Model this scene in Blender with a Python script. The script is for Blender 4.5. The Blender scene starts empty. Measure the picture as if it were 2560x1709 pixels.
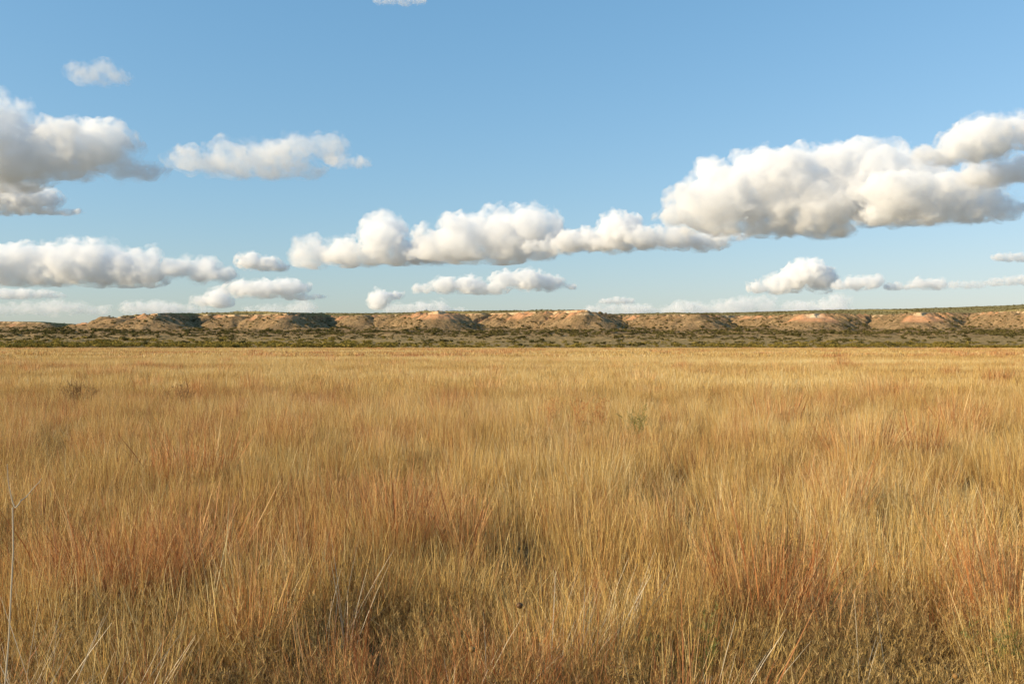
import bpy, math, random
import numpy as np
from mathutils import Vector, Matrix

scene = bpy.context.scene
coll = scene.collection
rng = np.random.default_rng(7)
random.seed(7)
R = math.radians

# ------------------------------------------------------------------ numbers
FPX = 2216.0          # focal length in pixels of the 2560 px wide photograph
HOR = 860.0           # its horizon row
CAMZ = 2.2
SUN_EL = R(23.0)
SUN_AZ = R(-111.0)    # measured from +Y (view direction) towards +X


def at(px, py, D):
    return np.array([(px - 1280.0) / FPX * D, D, CAMZ + (HOR - py) / FPX * D])


# ------------------------------------------------------------------ noise
def _hash(ix, iy, iz, seed):
    h = (ix.astype(np.int64) * 374761393 + iy.astype(np.int64) * 668265263
         + iz.astype(np.int64) * 2147483647 + seed * 1274126177) & 0xFFFFFFFF
    h = ((h ^ (h >> 13)) * 1274126177) & 0xFFFFFFFF
    h = (h ^ (h >> 16)) & 0xFFFFFFFF
    return h


_G = rng.normal(size=(256, 3))
_G /= np.linalg.norm(_G, axis=1)[:, None]


def perlin(x, y, z, seed=0):
    x = np.asarray(x, float); y = np.asarray(y, float) + 0 * x; z = np.asarray(z, float) + 0 * x
    x0 = np.floor(x); y0 = np.floor(y); z0 = np.floor(z)
    fx, fy, fz = x - x0, y - y0, z - z0
    u = fx * fx * fx * (fx * (fx * 6 - 15) + 10)
    v = fy * fy * fy * (fy * (fy * 6 - 15) + 10)
    w = fz * fz * fz * (fz * (fz * 6 - 15) + 10)
    out = 0
    for i in (0, 1):
        for j in (0, 1):
            for k in (0, 1):
                g = _G[(_hash(x0 + i, y0 + j, z0 + k, seed) >> 8) & 255]
                d = g[..., 0] * (fx - i) + g[..., 1] * (fy - j) + g[..., 2] * (fz - k)
                out = out + d * (u if i else 1 - u) * (v if j else 1 - v) * (w if k else 1 - w)
    return out * 1.5


def fbm(x, y, z, octv=4, seed=0, gain=0.5, kind=0):
    s, a, t = 0, 1.0, 0
    x = np.asarray(x, float); y = np.asarray(y, float); z = np.asarray(z, float)
    for o in range(octv):
        n = perlin(x, y, z, seed + o * 17)
        if kind == 1:
            n = 1 - 2 * np.abs(n)          # ridged
        elif kind == 2:
            n = 2 * np.abs(n) - 0.5        # billow
        s = s + a * n; t += a
        a *= gain; x = x * 2.03 + 3.1; y = y * 2.03 - 1.7; z = z * 2.03 + 5.3
    return s / t


def sstep(a, b, x):
    t = np.clip((x - a) / (b - a), 0, 1)
    return t * t * (3 - 2 * t)


def ico(sub):
    import bmesh
    bm = bmesh.new(); bmesh.ops.create_icosphere(bm, subdivisions=sub, radius=1)
    bm.verts.ensure_lookup_table()
    v = np.array([x.co[:] for x in bm.verts]); f = np.array([[x.index for x in q.verts] for q in bm.faces])
    bm.free(); return v, f


# ------------------------------------------------------------------ object helpers
def mesh_np(name, verts, faces, smooth=False):
    """faces: (n,k) int array or a list of such arrays"""
    me = bpy.data.meshes.new(name)
    fl = faces if isinstance(faces, list) else [faces]
    fl = [np.asarray(f, np.int32) for f in fl if len(f)]
    nv = len(verts)
    me.vertices.add(nv)
    me.vertices.foreach_set("co", np.ascontiguousarray(verts, np.float32).ravel())
    idx = np.concatenate([f.ravel() for f in fl])
    sizes = np.concatenate([np.full(len(f), f.shape[1], np.int32) for f in fl])
    me.loops.add(len(idx))
    me.loops.foreach_set("vertex_index", idx)
    me.polygons.add(len(sizes))
    st = np.concatenate([[0], np.cumsum(sizes)[:-1]]).astype(np.int32)
    me.polygons.foreach_set("loop_start", st)
    me.polygons.foreach_set("loop_total", sizes)
    if smooth:
        me.polygons.foreach_set("use_smooth", np.ones(len(sizes), bool))
    me.update(calc_edges=True)
    return me


def vattr(me, name, vals, kind='FLOAT'):
    a = me.attributes.new(name, kind, 'POINT')
    v = np.ascontiguousarray(vals, np.float32).ravel()
    a.data.foreach_set('vector' if kind == 'FLOAT_VECTOR' else ('color' if kind == 'FLOAT_COLOR' else 'value'), v)


def link(name, me, mat=None, parent=None):
    o = bpy.data.objects.new(name, me)
    coll.objects.link(o)
    if mat is not None and me is not None and not me.materials:
        me.materials.append(mat)
    if parent is not None:
        o.parent = parent
    return o


def tag(o, label=None, cat=None, group=None, kind=None):
    if label: o['label'] = label
    if cat: o['category'] = cat
    if group: o['group'] = group
    if kind: o['kind'] = kind
    return o


# ------------------------------------------------------------------ material helpers
class NT:
    def __init__(self, name):
        self.m = bpy.data.materials.new(name)
        self.m.use_nodes = True
        self.t = self.m.node_tree
        self.t.nodes.clear()
        self.out = self.n('ShaderNodeOutputMaterial')

    def n(self, typ, **kw):
        nd = self.t.nodes.new(typ)
        for k, v in kw.items():
            if k == 'ins':
                for kk, vv in v.items():
                    if isinstance(vv, bpy.types.NodeSocket):
                        self.t.links.new(vv, nd.inputs[kk])
                    else:
                        nd.inputs[kk].default_value = vv
            else:
                setattr(nd, k, v)
        return nd

    def l(self, a, b):
        self.t.links.new(a, b)

    def mix(self, f, a, b, typ='MIX'):
        nd = self.n('ShaderNodeMix', data_type='RGBA', blend_type=typ)
        for i, v in ((0, f), (6, a), (7, b)):
            if isinstance(v, bpy.types.NodeSocket): self.l(v, nd.inputs[i])
            else: nd.inputs[i].default_value = v if i == 0 else (tuple(v) + (1,) if len(v) == 3 else v)
        return nd.outputs[2]

    def math(self, op, a, b=0.0, c=0.0, clamp=False):
        nd = self.n('ShaderNodeMath', operation=op, use_clamp=clamp)
        for i, v in enumerate((a, b, c)):
            if isinstance(v, bpy.types.NodeSocket): self.l(v, nd.inputs[i])
            else: nd.inputs[i].default_value = v
        return nd.outputs[0]

    def rng(self, v, a, b, c=0.0, d=1.0, smooth=True):
        nd = self.n('ShaderNodeMapRange', interpolation_type='SMOOTHSTEP' if smooth else 'LINEAR')
        self.l(v, nd.inputs[0])
        for i, x in enumerate((a, b, c, d)): nd.inputs[i + 1].default_value = x
        return nd.outputs[0]

    def noise(self, vec, scale, detail=3, rough=0.5, dim='3D'):
        nd = self.n('ShaderNodeTexNoise', noise_dimensions=dim)
        nd.inputs['Scale'].default_value = scale
        nd.inputs['Detail'].default_value = detail
        nd.inputs['Roughness'].default_value = rough
        if vec is not None: self.l(vec, nd.inputs['Vector'])
        return nd.outputs[0]

    def attr(self, name, out='Fac', typ='GEOMETRY'):
        nd = self.n('ShaderNodeAttribute', attribute_name=name, attribute_type=typ)
        return nd.outputs[out]

    def diffuse(self, col, rough=1.0, spec=0.0, transl=0.0):
        p = self.n('ShaderNodeBsdfPrincipled')
        if isinstance(col, bpy.types.NodeSocket): self.l(col, p.inputs['Base Color'])
        else: p.inputs['Base Color'].default_value = tuple(col) + (1,)
        p.inputs['Roughness'].default_value = rough
        p.inputs['Specular IOR Level'].default_value = spec
        sh = p.outputs[0]
        if transl:
            tr = self.n('ShaderNodeBsdfTranslucent')
            if isinstance(col, bpy.types.NodeSocket): self.l(col, tr.inputs[0])
            else: tr.inputs[0].default_value = tuple(col) + (1,)
            mx = self.n('ShaderNodeMixShader'); mx.inputs[0].default_value = transl
            self.l(sh, mx.inputs[1]); self.l(tr.outputs[0], mx.inputs[2]); sh = mx.outputs[0]
        self.l(sh, self.out.inputs[0])
        return p
# ------------------------------------------------------------------ camera, sun, sky
cam_d = bpy.data.cameras.new('camera')
cam = bpy.data.objects.new('camera', cam_d)
coll.objects.link(cam)
cam_d.sensor_width = 36.0
cam_d.lens = 36.0 * FPX / 2560.0
cam_d.clip_start = 0.05
cam_d.clip_end = 120000.0
cam.location = (0, 0, CAMZ)
cam.rotation_euler = (R(90) + math.atan((HOR - 854.5) / FPX), 0, 0)
scene.camera = cam

sun_dir = Vector((math.sin(SUN_AZ) * math.cos(SUN_EL), math.cos(SUN_AZ) * math.cos(SUN_EL), math.sin(SUN_EL)))
sd = bpy.data.lights.new('sun', 'SUN')
sd.energy = 5.0
sd.angle = R(0.55)
sd.color = (1.0, 0.83, 0.57)
sun = bpy.data.objects.new('sun', sd)
coll.objects.link(sun)
sun.rotation_euler = sun_dir.to_track_quat('Z', 'Y').to_euler()
sun.location = (0, 0, 60)

world = bpy.data.worlds.new('World')
scene.world = world
world.use_nodes = True
wt = world.node_tree
wt.nodes.clear()
wo = wt.nodes.new('ShaderNodeOutputWorld')
bg = wt.nodes.new('ShaderNodeBackground')
sky = wt.nodes.new('ShaderNodeTexSky')
sky.sky_type = 'NISHITA'
sky.sun_disc = False
sky.sun_elevation = SUN_EL
sky.sun_rotation = SUN_AZ      # 0 = +Y, clockwise seen from above
sky.altitude = 600
sky.air_density = 1.5
sky.dust_density = 0.8
sky.ozone_density = 3.0
sep = wt.nodes.new('ShaderNodeSeparateColor')
com = wt.nodes.new('ShaderNodeCombineColor')
wt.links.new(sky.outputs[0], sep.inputs[0])
STR = 0.15
for ch, (gain, power) in enumerate(((.71, .88), (.78, .66), (.95, .62))):   # hand-fitted colour grade of the sky per channel
    pw = wt.nodes.new('ShaderNodeMath'); pw.operation = 'POWER'
    mu = wt.nodes.new('ShaderNodeMath'); mu.operation = 'MULTIPLY'
    wt.links.new(sep.outputs[ch], pw.inputs[0]); pw.inputs[1].default_value = power
    wt.links.new(pw.outputs[0], mu.inputs[0]); mu.inputs[1].default_value = gain * STR ** (power - 1)
    wt.links.new(mu.outputs[0], com.inputs[ch])
wt.links.new(com.outputs[0], bg.inputs[0])
bg.inputs[1].default_value = 0.112
wt.links.new(bg.outputs[0], wo.inputs[0])
world.cycles.sampling_method = 'MANUAL'
world.cycles.sample_map_resolution = 512

vs = scene.view_settings
vs.view_transform = 'Standard'
vs.look = 'None'
vs.exposure = 0.42
vs.gamma = 1.0
vs.use_curve_mapping = False

cy = scene.cycles
cy.max_bounces = 12
cy.use_adaptive_sampling = True
cy.adaptive_threshold = 0.015
cy.diffuse_bounces = 3
cy.glossy_bounces = 1
cy.transmission_bounces = 3
cy.volume_bounces = 10
cy.transparent_max_bounces = 16
cy.use_denoising = True
try:
    cy.denoiser = 'OPENIMAGEDENOISE'
    cy.denoising_input_passes = 'RGB_ALBEDO_NORMAL'
    cy.denoising_prefilter = 'ACCURATE'
except Exception:
    pass
# ------------------------------------------------------------------ clouds
BASE_H = 700.0


def cloud_mat(name, dens, L, core):
    m = NT(name)
    v = m.n('ShaderNodeVolumeScatter')
    v.inputs['Color'].default_value = (.89, .872, .835, 1)
    v.inputs['Density'].default_value = dens
    v.inputs['Anisotropy'].default_value = 0.0
    m.l(v.outputs[0], m.out.inputs['Volume'])
    g = m.n('ShaderNodeNewGeometry')
    if core:
        f = m.noise(g.outputs['Position'], 1.1 / L, 4, .6)
        m.l(m.rng(f, .36, .62, dens * .15, dens * 1.7), v.inputs['Density'])
    else:
        f = m.noise(g.outputs['Position'], 1.15 / L, 6, .6)
        low = m.rng(m.noise(g.outputs['Position'], .38 / L, 2, .5), .36, .62)
        m.l(m.math('MULTIPLY', m.rng(f, .42, .68, 0.0, dens * 3.4), low), v.inputs['Density'])
    m.m.cycles.volume_step_rate = 1.5
    return m.m


ICO3 = ico(3)


def hull(i, name, base_py, blobs, D, L, scale, amp, salt, soft, res):
    r = np.random.default_rng(100 + i)
    s = D / FPX
    V, F, n = [], [], 0
    for (px, py, rx, ry) in blobs:
        k = max(1, int(round(rx / (ry * 1.0))))
        for j in range(k):
            fx = 0 if k == 1 else (j / (k - 1) - 0.5) * 2 * (1 - .8 / k)
            w = (1 - 0.3 * abs(fx)) * r.uniform(.85, 1.1)
            c = at(px + fx * rx, py + r.uniform(-.12, .12) * ry, D)
            c[1] += r.uniform(-.5, .5) * ry * s
            rr = np.array([rx / k * 1.5 if k > 1 else rx, max(rx / k, ry) * 1.3, ry * w]) * s
            V.append(ICO3[0] * rr * scale + c); F.append(ICO3[1] + n); n += len(ICO3[0])
            for b in range(2):      # smaller heads on the upper side
                th = r.uniform(-.2, math.pi + .2)
                q = r.uniform(.25, .5)
                c2 = c + np.array([math.cos(th) * rr[0] * .75, r.uniform(-.6, .3) * rr[1], math.sin(th) * rr[2] * .8])
                V.append(ICO3[0] * rr[2] * q * scale + c2); F.append(ICO3[1] + n); n += len(ICO3[0])
    V = np.concatenate(V); F = np.concatenate(F)
    me0 = mesh_np('hull', V, F)
    o = bpy.data.objects.new('hull', me0); coll.objects.link(o)
    md = o.modifiers.new('r', 'REMESH'); md.mode = 'VOXEL'
    ext = V.max(0) - V.min(0)
    md.voxel_size = max(ext[0] / res, L / 16)
    dg = bpy.context.evaluated_depsgraph_get()
    me = bpy.data.meshes.new_from_object(o.evaluated_get(dg))
    bpy.data.objects.remove(o)
    me.name = name
    nv = len(me.vertices)
    co = np.empty(nv * 3, np.float32); me.vertices.foreach_get('co', co); co = co.reshape(-1, 3).astype(float)
    no = np.empty(nv * 3, np.float32); me.vertex_normals.foreach_get('vector', no); no = no.reshape(-1, 3)
    q = co / L
    q1 = q * .7 + 13.7 * i
    wv = np.stack([fbm(q1[:, 0], q1[:, 1], q1[:, 2] * 1.3, 3, seed=900 + i + 50 * a) for a in range(3)], 1)
    q = q + wv * .6
    d1 = fbm(q[:, 0] * .7, q[:, 1] * .7, q[:, 2] * .9, 2, seed=i * 5)
    d2 = fbm(q[:, 0] * 1.5, q[:, 1] * 1.5, q[:, 2] * 1.7, 5, seed=i * 5 + 3 + salt, gain=.58, kind=2)
    w = 0.5 + 0.5 * np.clip(no[:, 2] + .4, 0, 1)
    co += wv * np.array([.55, .4, .3]) * L * amp
    co += no * ((d1 * .6 + d2 * .30) * L * amp * w)[:, None]
    zb = at(0, base_py, D)[2] + d1 * L * .22
    low = co[:, 2] < zb
    co[low, 2] = zb[low] + (co[low, 2] - zb[low]) * soft
    me.vertices.foreach_set('co', co.astype(np.float32).ravel())
    me.polygons.foreach_set('use_smooth', np.ones(len(me.polygons), bool))
    me.update()
    return me


def cloud(i, base_py, blobs, label, dens=1.0, amp=1.0, floor_soft=0.45, group='clouds over the prairie'):
    """blobs: (px, py, rx, ry) in photo pixels; base_py sets the distance at which the cloud floats"""
    D = BASE_H / ((HOR - base_py) / FPX)
    L = float(np.mean([b[3] for b in blobs])) * D / FPX
    o = link('cloud', hull(i, 'cloud', base_py, blobs, D, L, 1.45, 1.0 * amp, 40, floor_soft, 200), cloud_mat('cloud_veil', dens * VEIL / L, L, False))
    tag(o, label, 'cloud', group)
    link('inner_vapour', hull(i, 'inner_vapour', base_py, blobs, D, L, 1.05, .9 * amp, 0, floor_soft, 240), cloud_mat('cloud_vapour', dens * BODY / L, L, True), o)
    return o


VEIL, BODY = 1.0, 1.25


def A(z):   # zoomed crop of the left half -> photo pixels
    return [(a * .545, 100 + b * .545, c * .545, d * .545) for a, b, c, d in z]


def B(z):   # zoomed crop of the right half
    return [(1280 + a * .545, 200 + b * .545, c * .545, d * .545) for a, b, c, d in z]


def build_clouds():
    cloud(1, 470, A([(-60, 480, 200, 150), (170, 520, 170, 110), (330, 480, 150, 100), (470, 490, 110, 95), (560, 590, 140, 55), (100, 600, 250, 60)]),
          'largest grey-bottomed cloud at the left, cut off by the picture edge')
    cloud(31, 540, A([(-20, 710, 140, 60), (110, 720, 110, 45), (60, 780, 180, 24), (280, 790, 90, 16)]), 'lower grey shelf of cloud hanging under the largest left cloud', dens=.8)
    cloud(2, 212, A([(430, 150, 85, 50), (500, 175, 75, 35)]), 'small lone faint cloud high in the upper left sky', dens=.13, amp=.9)
    cloud(3, 450, A([(930, 560, 110, 62), (1180, 550, 150, 80), (1430, 490, 110, 62), (1280, 600, 180, 42)]),
          'ragged grey-cream cloud between the big left cloud and the open blue centre', dens=.30)
    cloud(30, 425, A([(1600, 560, 65, 30)]), 'dim smoky scrap of cloud at the end of the ragged grey-cream cloud', dens=.14)
    cloud(4, 715, A([(60, 1020, 150, 75), (200, 1010, 130, 75), (330, 1010, 90, 75), (450, 1030, 100, 90), (580, 1040, 80, 75), (700, 1040, 60, 70),
                     (860, 1050, 90, 55), (970, 1075, 80, 38), (300, 1080, 300, 45), (20, 1090, 160, 45), (600, 1085, 120, 40)]),
          'long puffy bank of cloud low on the left with many rounded tops')
    cloud(5, 748, A([(60, 1165, 150, 25), (200, 1170, 90, 16)]), 'thin flat grey cloud strip under the long left bank', dens=.35)
    cloud(6, 678, A([(1190, 1020, 65, 36), (1250, 1040, 50, 22)]), 'small rounded cloud alone left of the central chain', dens=.8)
    cloud(7, 750, A([(1150, 1140, 75, 38), (1260, 1140, 100, 44), (1400, 1180, 80, 16)]), 'low oval cloud with a flat tail above the left rim', dens=.8)
    cloud(8, 766, A([(960, 1200, 55, 30), (1010, 1185, 50, 40)]), 'little white puff just above the left mesa rim', dens=.7)
    cloud(9, 665, A([(1420, 975, 70, 62)]), 'hazy rounded puff at the left end of the central chain', dens=.5)
    cloud(37, 664, A([(1860, 1005, 120, 24), (2000, 1000, 110, 26)]), 'thin grey base under the gap between the tower-topped and broad middle clouds', dens=.45)
    cloud(38, 640, B([(190, 765, 130, 28), (310, 755, 110, 30)]), 'thin grey base between the broad middle cloud and the twin-peaked cloud', dens=.45)
    cloud(10, 662, A([(1580, 975, 75, 52), (1760, 910, 85, 95), (1870, 965, 95, 60), (1700, 990, 200, 42)]),
          'bright tower-topped cloud second from the left in the central chain')
    cloud(11, 652, A([(2010, 940, 90, 80), (2150, 920, 130, 100), (2300, 910, 130, 100), (2200, 980, 300, 42)]) + B([(90, 690, 110, 75), (200, 735, 110, 50)]),
          'broad rounded white cloud in the middle of the central chain')
    cloud(12, 636, B([(340, 730, 110, 45), (460, 700, 65, 68), (540, 690, 50, 58), (480, 745, 150, 38)]), 'twin-peaked white cloud between the broad middle cloud and the huge right cloud')
    cloud(36, 632, B([(660, 725, 120, 48), (820, 735, 150, 42), (960, 720, 90, 30)]), 'soft grey low cloud joining the twin-peaked cloud to the huge right cloud', dens=.7)
    cloud(13, 596, B([(790, 640, 90, 52), (900, 560, 140, 110), (900, 430, 55, 58), (1100, 480, 200, 110), (1350, 400, 230, 100),
                      (1640, 380, 110, 85), (1300, 570, 400, 110), (1650, 520, 250, 120), (1200, 670, 330, 46), (1430, 680, 130, 42)]),
          'huge billowing white cloud over the right half of the mesa')
    cloud(14, 560, B([(1900, 500, 220, 90), (1820, 370, 170, 60), (1980, 560, 240, 90), (1900, 620, 250, 46), (2180, 600, 110, 52)]),
          'grey right-hand end of the huge billowing cloud', dens=.8)
    cloud(15, 440, B([(2270, 240, 150, 80), (2120, 310, 130, 60), (2000, 350, 130, 40)]), 'cloud arm sloping up to the upper right picture edge', dens=.8)
    cloud(16, 460, B([(2260, 420, 120, 70), (2380, 420, 120, 60)]), 'small white cloud at the right edge below the sloping cloud arm', dens=.8)
    cloud(17, 735, B([(1170, 955, 60, 30), (1260, 930, 70, 42), (1340, 880, 70, 48), (1420, 920, 60, 44)]), 'stepped white cloud alone below the huge right cloud')
    cloud(18, 725, B([(1540, 940, 50, 22), (1620, 930, 60, 34)]), 'soft two-lobed cloud right of the stepped cloud', dens=.6)
    cloud(19, 725, B([(1770, 948, 52, 16)]), 'tiny flat puff between the two-lobed and the oval clouds low right', dens=.4)
    cloud(20, 725, B([(1910, 938, 60, 26)]), 'small oval puff in the low row at the right', dens=.5)
    cloud(21, 722, B([(2090, 940, 65, 20)]), 'faintest puff in the low row at the right', dens=.25)
    cloud(22, 714, B([(2250, 930, 70, 18), (2340, 915, 60, 22)]), 'pale streak of cloud ending the low row at the right edge', dens=.35)
    cloud(23, 656, B([(2300, 815, 80, 18)]), 'thin grey streak at the right edge above the low row', dens=.35)
    cloud(24, 733, A([(1960, 1140, 60, 22), (2090, 1125, 80, 38), (2210, 1140, 90, 34)]) + B([(20, 910, 80, 40), (120, 930, 80, 34), (220, 945, 60, 16)]),
          'wide lumpy grey-white cloud below the middle of the central chain', dens=.7)
    cloud(25, 772, A([(1740, 1195, 42, 36), (1790, 1170, 40, 18)]), 'bright little puff close above the central rim', dens=.8)
    cloud(26, 762, B([(480, 1012, 70, 15)]), 'lens-shaped small cloud above the end of the long cliff', dens=.4)
    cloud(27, 806, B([(700, 1062, 90, 30), (820, 1052, 60, 40), (960, 1058, 110, 36), (1090, 1040, 90, 44), (1250, 1052, 110, 36), (1390, 1050, 90, 38), (1500, 1038, 45, 46)]),
          'far white cloud bank standing behind the right mesa skyline', dens=.3)
    cloud(28, 806, A([(60, 1235, 130, 28), (260, 1228, 110, 32), (420, 1240, 80, 24)]), 'far hazy cloud bank behind the lowest left end of the mesa', dens=.18)
    cloud(32, 806, A([(680, 1225, 90, 36), (800, 1236, 90, 26), (900, 1242, 50, 18)]), 'far hazy cloud bank behind the rim, right of the lowest left end', dens=.2)
    cloud(33, 806, A([(1190, 1240, 60, 22), (1280, 1238, 70, 26), (1400, 1232, 40, 34)]), 'faint far cloud tops just above the rim, left of centre', dens=.2)
    cloud(34, 806, A([(1850, 1232, 60, 26), (1980, 1226, 60, 34), (2080, 1240, 40, 20)]), 'faint far cloud tops just above the central rim', dens=.28)
    cloud(35, 806, B([(420, 1058, 70, 24), (520, 1055, 80, 28)]), 'faint far cloud tops beyond the end of the long cliff', dens=.25)
    cloud(29, 18, [(1000, 2, 60, 9)], 'sliver of faint cloud cut by the top edge of the picture', dens=.13)


build_clouds()
# ------------------------------------------------------------------ the mesa and the ground
RIM = [(-420, 1550, 806), (-260, 1500, 806), (0, 1450, 803), (60, 1400, 805), (108, 1330, 807), (125, 1420, 808), (190, 1480, 812), (205, 1300, 811),
       (235, 1230, 806), (265, 1240, 805), (282, 1050, 797), (302, 905, 792), (322, 1000, 791), (345, 1020, 789), (372, 940, 787), (388, 845, 783), (402, 900, 785),
       (425, 985, 787), (470, 985, 789), (525, 950, 786), (555, 1000, 787), (585, 915, 787), (600, 940, 788), (645, 925, 787), (690, 885, 785),
       (717, 845, 784), (732, 930, 785), (775, 1060, 786), (840, 1060, 790), (905, 960, 789), (935, 1010, 788), (985, 960, 787), (1040, 930, 786),
       (1078, 860, 780), (1095, 832, 778), (1110, 842, 779), (1117, 930, 783), (1150, 1020, 785), (1205, 1000, 784), (1222, 1050, 783), (1240, 985, 783),
       (1320, 940, 780), (1400, 895, 778), (1455, 848, 775), (1470, 835, 776), (1478, 915, 781), (1510, 1020, 786), (1560, 1100, 788), (1600, 1020, 788),
       (1640, 960, 787), (1700, 895, 787), (1737, 850, 787), (1748, 930, 788), (1790, 1050, 788), (1850, 1090, 789), (1900, 1000, 790), (1960, 950, 788),
       (2012, 890, 785), (2035, 842, 784), (2052, 890, 785), (2110, 960, 784), (2170, 1010, 788), (2230, 950, 787), (2282, 880, 782), (2302, 858, 781),
       (2320, 930, 782), (2390, 990, 782), (2430, 1010, 783), (2500, 915, 779), (2570, 880, 776), (2640, 840, 775), (2760, 930, 774), (2900, 900, 772), (3100, 930, 770)]
SKY = [(-420, 797), (0, 799), (150, 802), (280, 802), (300, 791), (390, 786), (520, 780), (640, 779), (800, 781), (1080, 778), (1250, 773), (1460, 774), (1480, 781),
       (1640, 779), (1800, 777), (2000, 774), (2200, 773), (2400, 769), (2560, 766), (3100, 758)]
STRONG = [(205, 270, .5), (296, 320, .6), (380, 402, .8), (420, 530, .75), (575, 722, 1.0), (880, 1000, .45), (1075, 1118, 1.3), (1140, 1215, .6), (1232, 1475, .72), (1620, 1740, .5),
          (1890, 2052, .7), (2130, 2310, .6), (2440, 2620, .45), (5, 120, .7)]
SOIL = [(388, 12, .8), (575, 14, .9), (1100, 22, 1.0), (1180, 20, .35), (1330, 90, .5), (1440, 40, .45), (1715, 18, .6), (2037, 17, 1.1), (2300, 15, .55), (2490, 20, .8), (240, 30, 1.1), (560, 10, .9), (1600, 12, .6), (880, 12, .5)]
rp = np.array([[at(p, y, d)[0], d, at(p, y, d)[2]] for p, d, y in RIM])
seg = rp[1:, :2] - rp[:-1, :2]
slen = np.linalg.norm(seg, axis=1)
scum = np.concatenate([[0], np.cumsum(slen)])
rpx = np.array([p[0] for p in RIM], float)
sk = np.array(SKY, float)


def rim_query(x, y):
    """signed distance in front of the rim (+ = below the cliff), arc length, rim height, photo column of the nearest rim point"""
    best = np.full(x.shape, 1e9); bs = np.zeros(x.shape); bz = np.zeros(x.shape); bp = np.zeros(x.shape)
    for k in range(len(seg)):
        dx, dy = seg[k] / slen[k]
        t = np.clip((x - rp[k, 0]) * dx + (y - rp[k, 1]) * dy, 0, slen[k])
        d2 = (x - rp[k, 0] - t * dx) ** 2 + (y - rp[k, 1] - t * dy) ** 2
        m = d2 < best
        u = t / slen[k]
        best = np.where(m, d2, best); bs = np.where(m, scum[k] + t, bs)
        bz = np.where(m, rp[k, 2] * (1 - u) + rp[k + 1, 2] * u, bz)
        bp = np.where(m, rpx[k] * (1 - u) + rpx[k + 1] * u, bp)
    yr = np.interp(x, rp[:, 0], rp[:, 1])
    d = np.sqrt(best)
    return np.where(y < yr, d, -d), bs, bz, bp


def land(x, y):
    """height and masks of the terrain at x, y (arrays)"""
    wx = x + 6 * fbm(x / 30, y / 30, 3, 3, seed=61) + 2.4 * fbm(x / 8, y / 8, 1, 2, seed=62)
    wy = y + 8 * fbm(x / 30, y / 30, 9, 3, seed=63) + 2.4 * fbm(x / 8, y / 8, 5, 2, seed=64)
    d, s, zr, p = rim_query(wx, wy)
    # the plateau climbs away from the rim
    pxs = 1280 + x / np.maximum(y, 1) * FPX
    zs = CAMZ + (HOR - np.interp(pxs, sk[:, 0], sk[:, 1])) / FPX * (rp[:, 1].mean() + 330)
    u = np.clip(-d / 330, 0, 1)
    plat = zr + np.maximum(zs - zr, 2) * (u ** .8) + .8 * fbm(x / 40, y / 40, 0, 3, seed=65) * np.clip(-d / 15, 0, 1)
    # the pediment below
    ped0 = 13.5 * np.clip((y - 380) / 430, 0, 1.25) ** 1.35
    hum = fbm(x / 55, y / 30, 0, 4, seed=66) * 3.8 * sstep(420, 640, y) + fbm(x / 17, y / 10, 0, 3, seed=67) * 1.8 * sstep(440, 600, y)
    ped = ped0 + hum
    c = np.zeros_like(x) + .09
    for a, b, v in STRONG:
        c = np.maximum(c, v * .20 * sstep(a - 6, a + 3, p) * (1 - sstep(b - 3, b + 6, p)))
    c = c * (.9 + 1.7 * fbm(s / 9, 0 * s, 0, 4, seed=68)) * sstep(-.6, 0.0, fbm(s / 24, 0 * s + 4, 2, 2, seed=69))
    c = np.clip(c, .02, .42)
    # gullies that run down the talus
    fl = 1.25 * fbm(s / 24, d / 120, 0, 2, seed=70, kind=1) + .75 * fbm(s / 8, d / 70, 0, 3, seed=76, kind=1, gain=.55) - .25
    dd = np.maximum(d - .6, 0)
    Lh = 16 * (1 + .25 * fbm(s / 60, 0 * s, 1, 2, seed=71))
    bump = sstep(1, 9, dd) * sstep(44, 18, dd)
    g = (1 - c * sstep(0, 1.8, d)) * (.93 * np.clip(1 - dd / (2.05 * Lh), 0, 1) ** 1.25 + .07 * np.exp(-dd / 60))
    rel = np.maximum(zr - ped, 4)
    z = ped + rel * g + fl * 4.3 * bump + fbm(x / 6, y / 6, 0, 3, seed=72) * .55 * bump
    # a second, lower rock ledge in places
    led = sstep(.15, .5, fbm(s / 40, 0 * s, 7, 2, seed=73))
    z += led * 1.2 * sstep(10, 8.5, dd) * np.exp(-((dd - 5) / 5.0) ** 2)
    z = np.where(d < 0, plat, np.minimum(z, zr + .3))
    rock = sstep(-1.8, -.2, d) * sstep(c * 26 + 1.2, c * 13 + .3, dd) * sstep(.05, .12, c)
    rock = np.maximum(rock, led * .6 * np.exp(-((dd - 9.5) / 1.6) ** 2))
    soil = np.zeros_like(x)
    for a, w, v in SOIL:
        soil = np.maximum(soil, v * np.exp(-((p - a) / w) ** 2))
    soil = np.clip(soil * sstep(-1, 1, d) * np.exp(-(dd / 17) ** 2) * (.9 + 2.4 * fbm(s / 7, d / 60, 2, 3, seed=75))
                   + 1.25 * sstep(-.1, .45, fbm(s / 9, d / 40, 5, 3, seed=74)) * np.exp(-((dd - 8) / 11) ** 2), 0, 1.3)
    white = np.exp(-((p - 2037) / 22) ** 2) * np.exp(-(dd / 12) ** 2) * (d > -1.5)
    return z, d, rock, soil, white, p


def grid_mesh(name, xs, ys, zf):
    X, Y = np.meshgrid(xs, ys)
    Z, *att = zf(X.ravel(), Y.ravel())
    V = np.stack([X.ravel(), Y.ravel(), Z], 1)
    nx, ny = len(xs), len(ys)
    i = np.arange(nx * ny).reshape(ny, nx)
    F = np.stack([i[:-1, :-1].ravel(), i[:-1, 1:].ravel(), i[1:, 1:].ravel(), i[1:, :-1].ravel()], 1)
    return mesh_np(name, V, F, True), att


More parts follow.
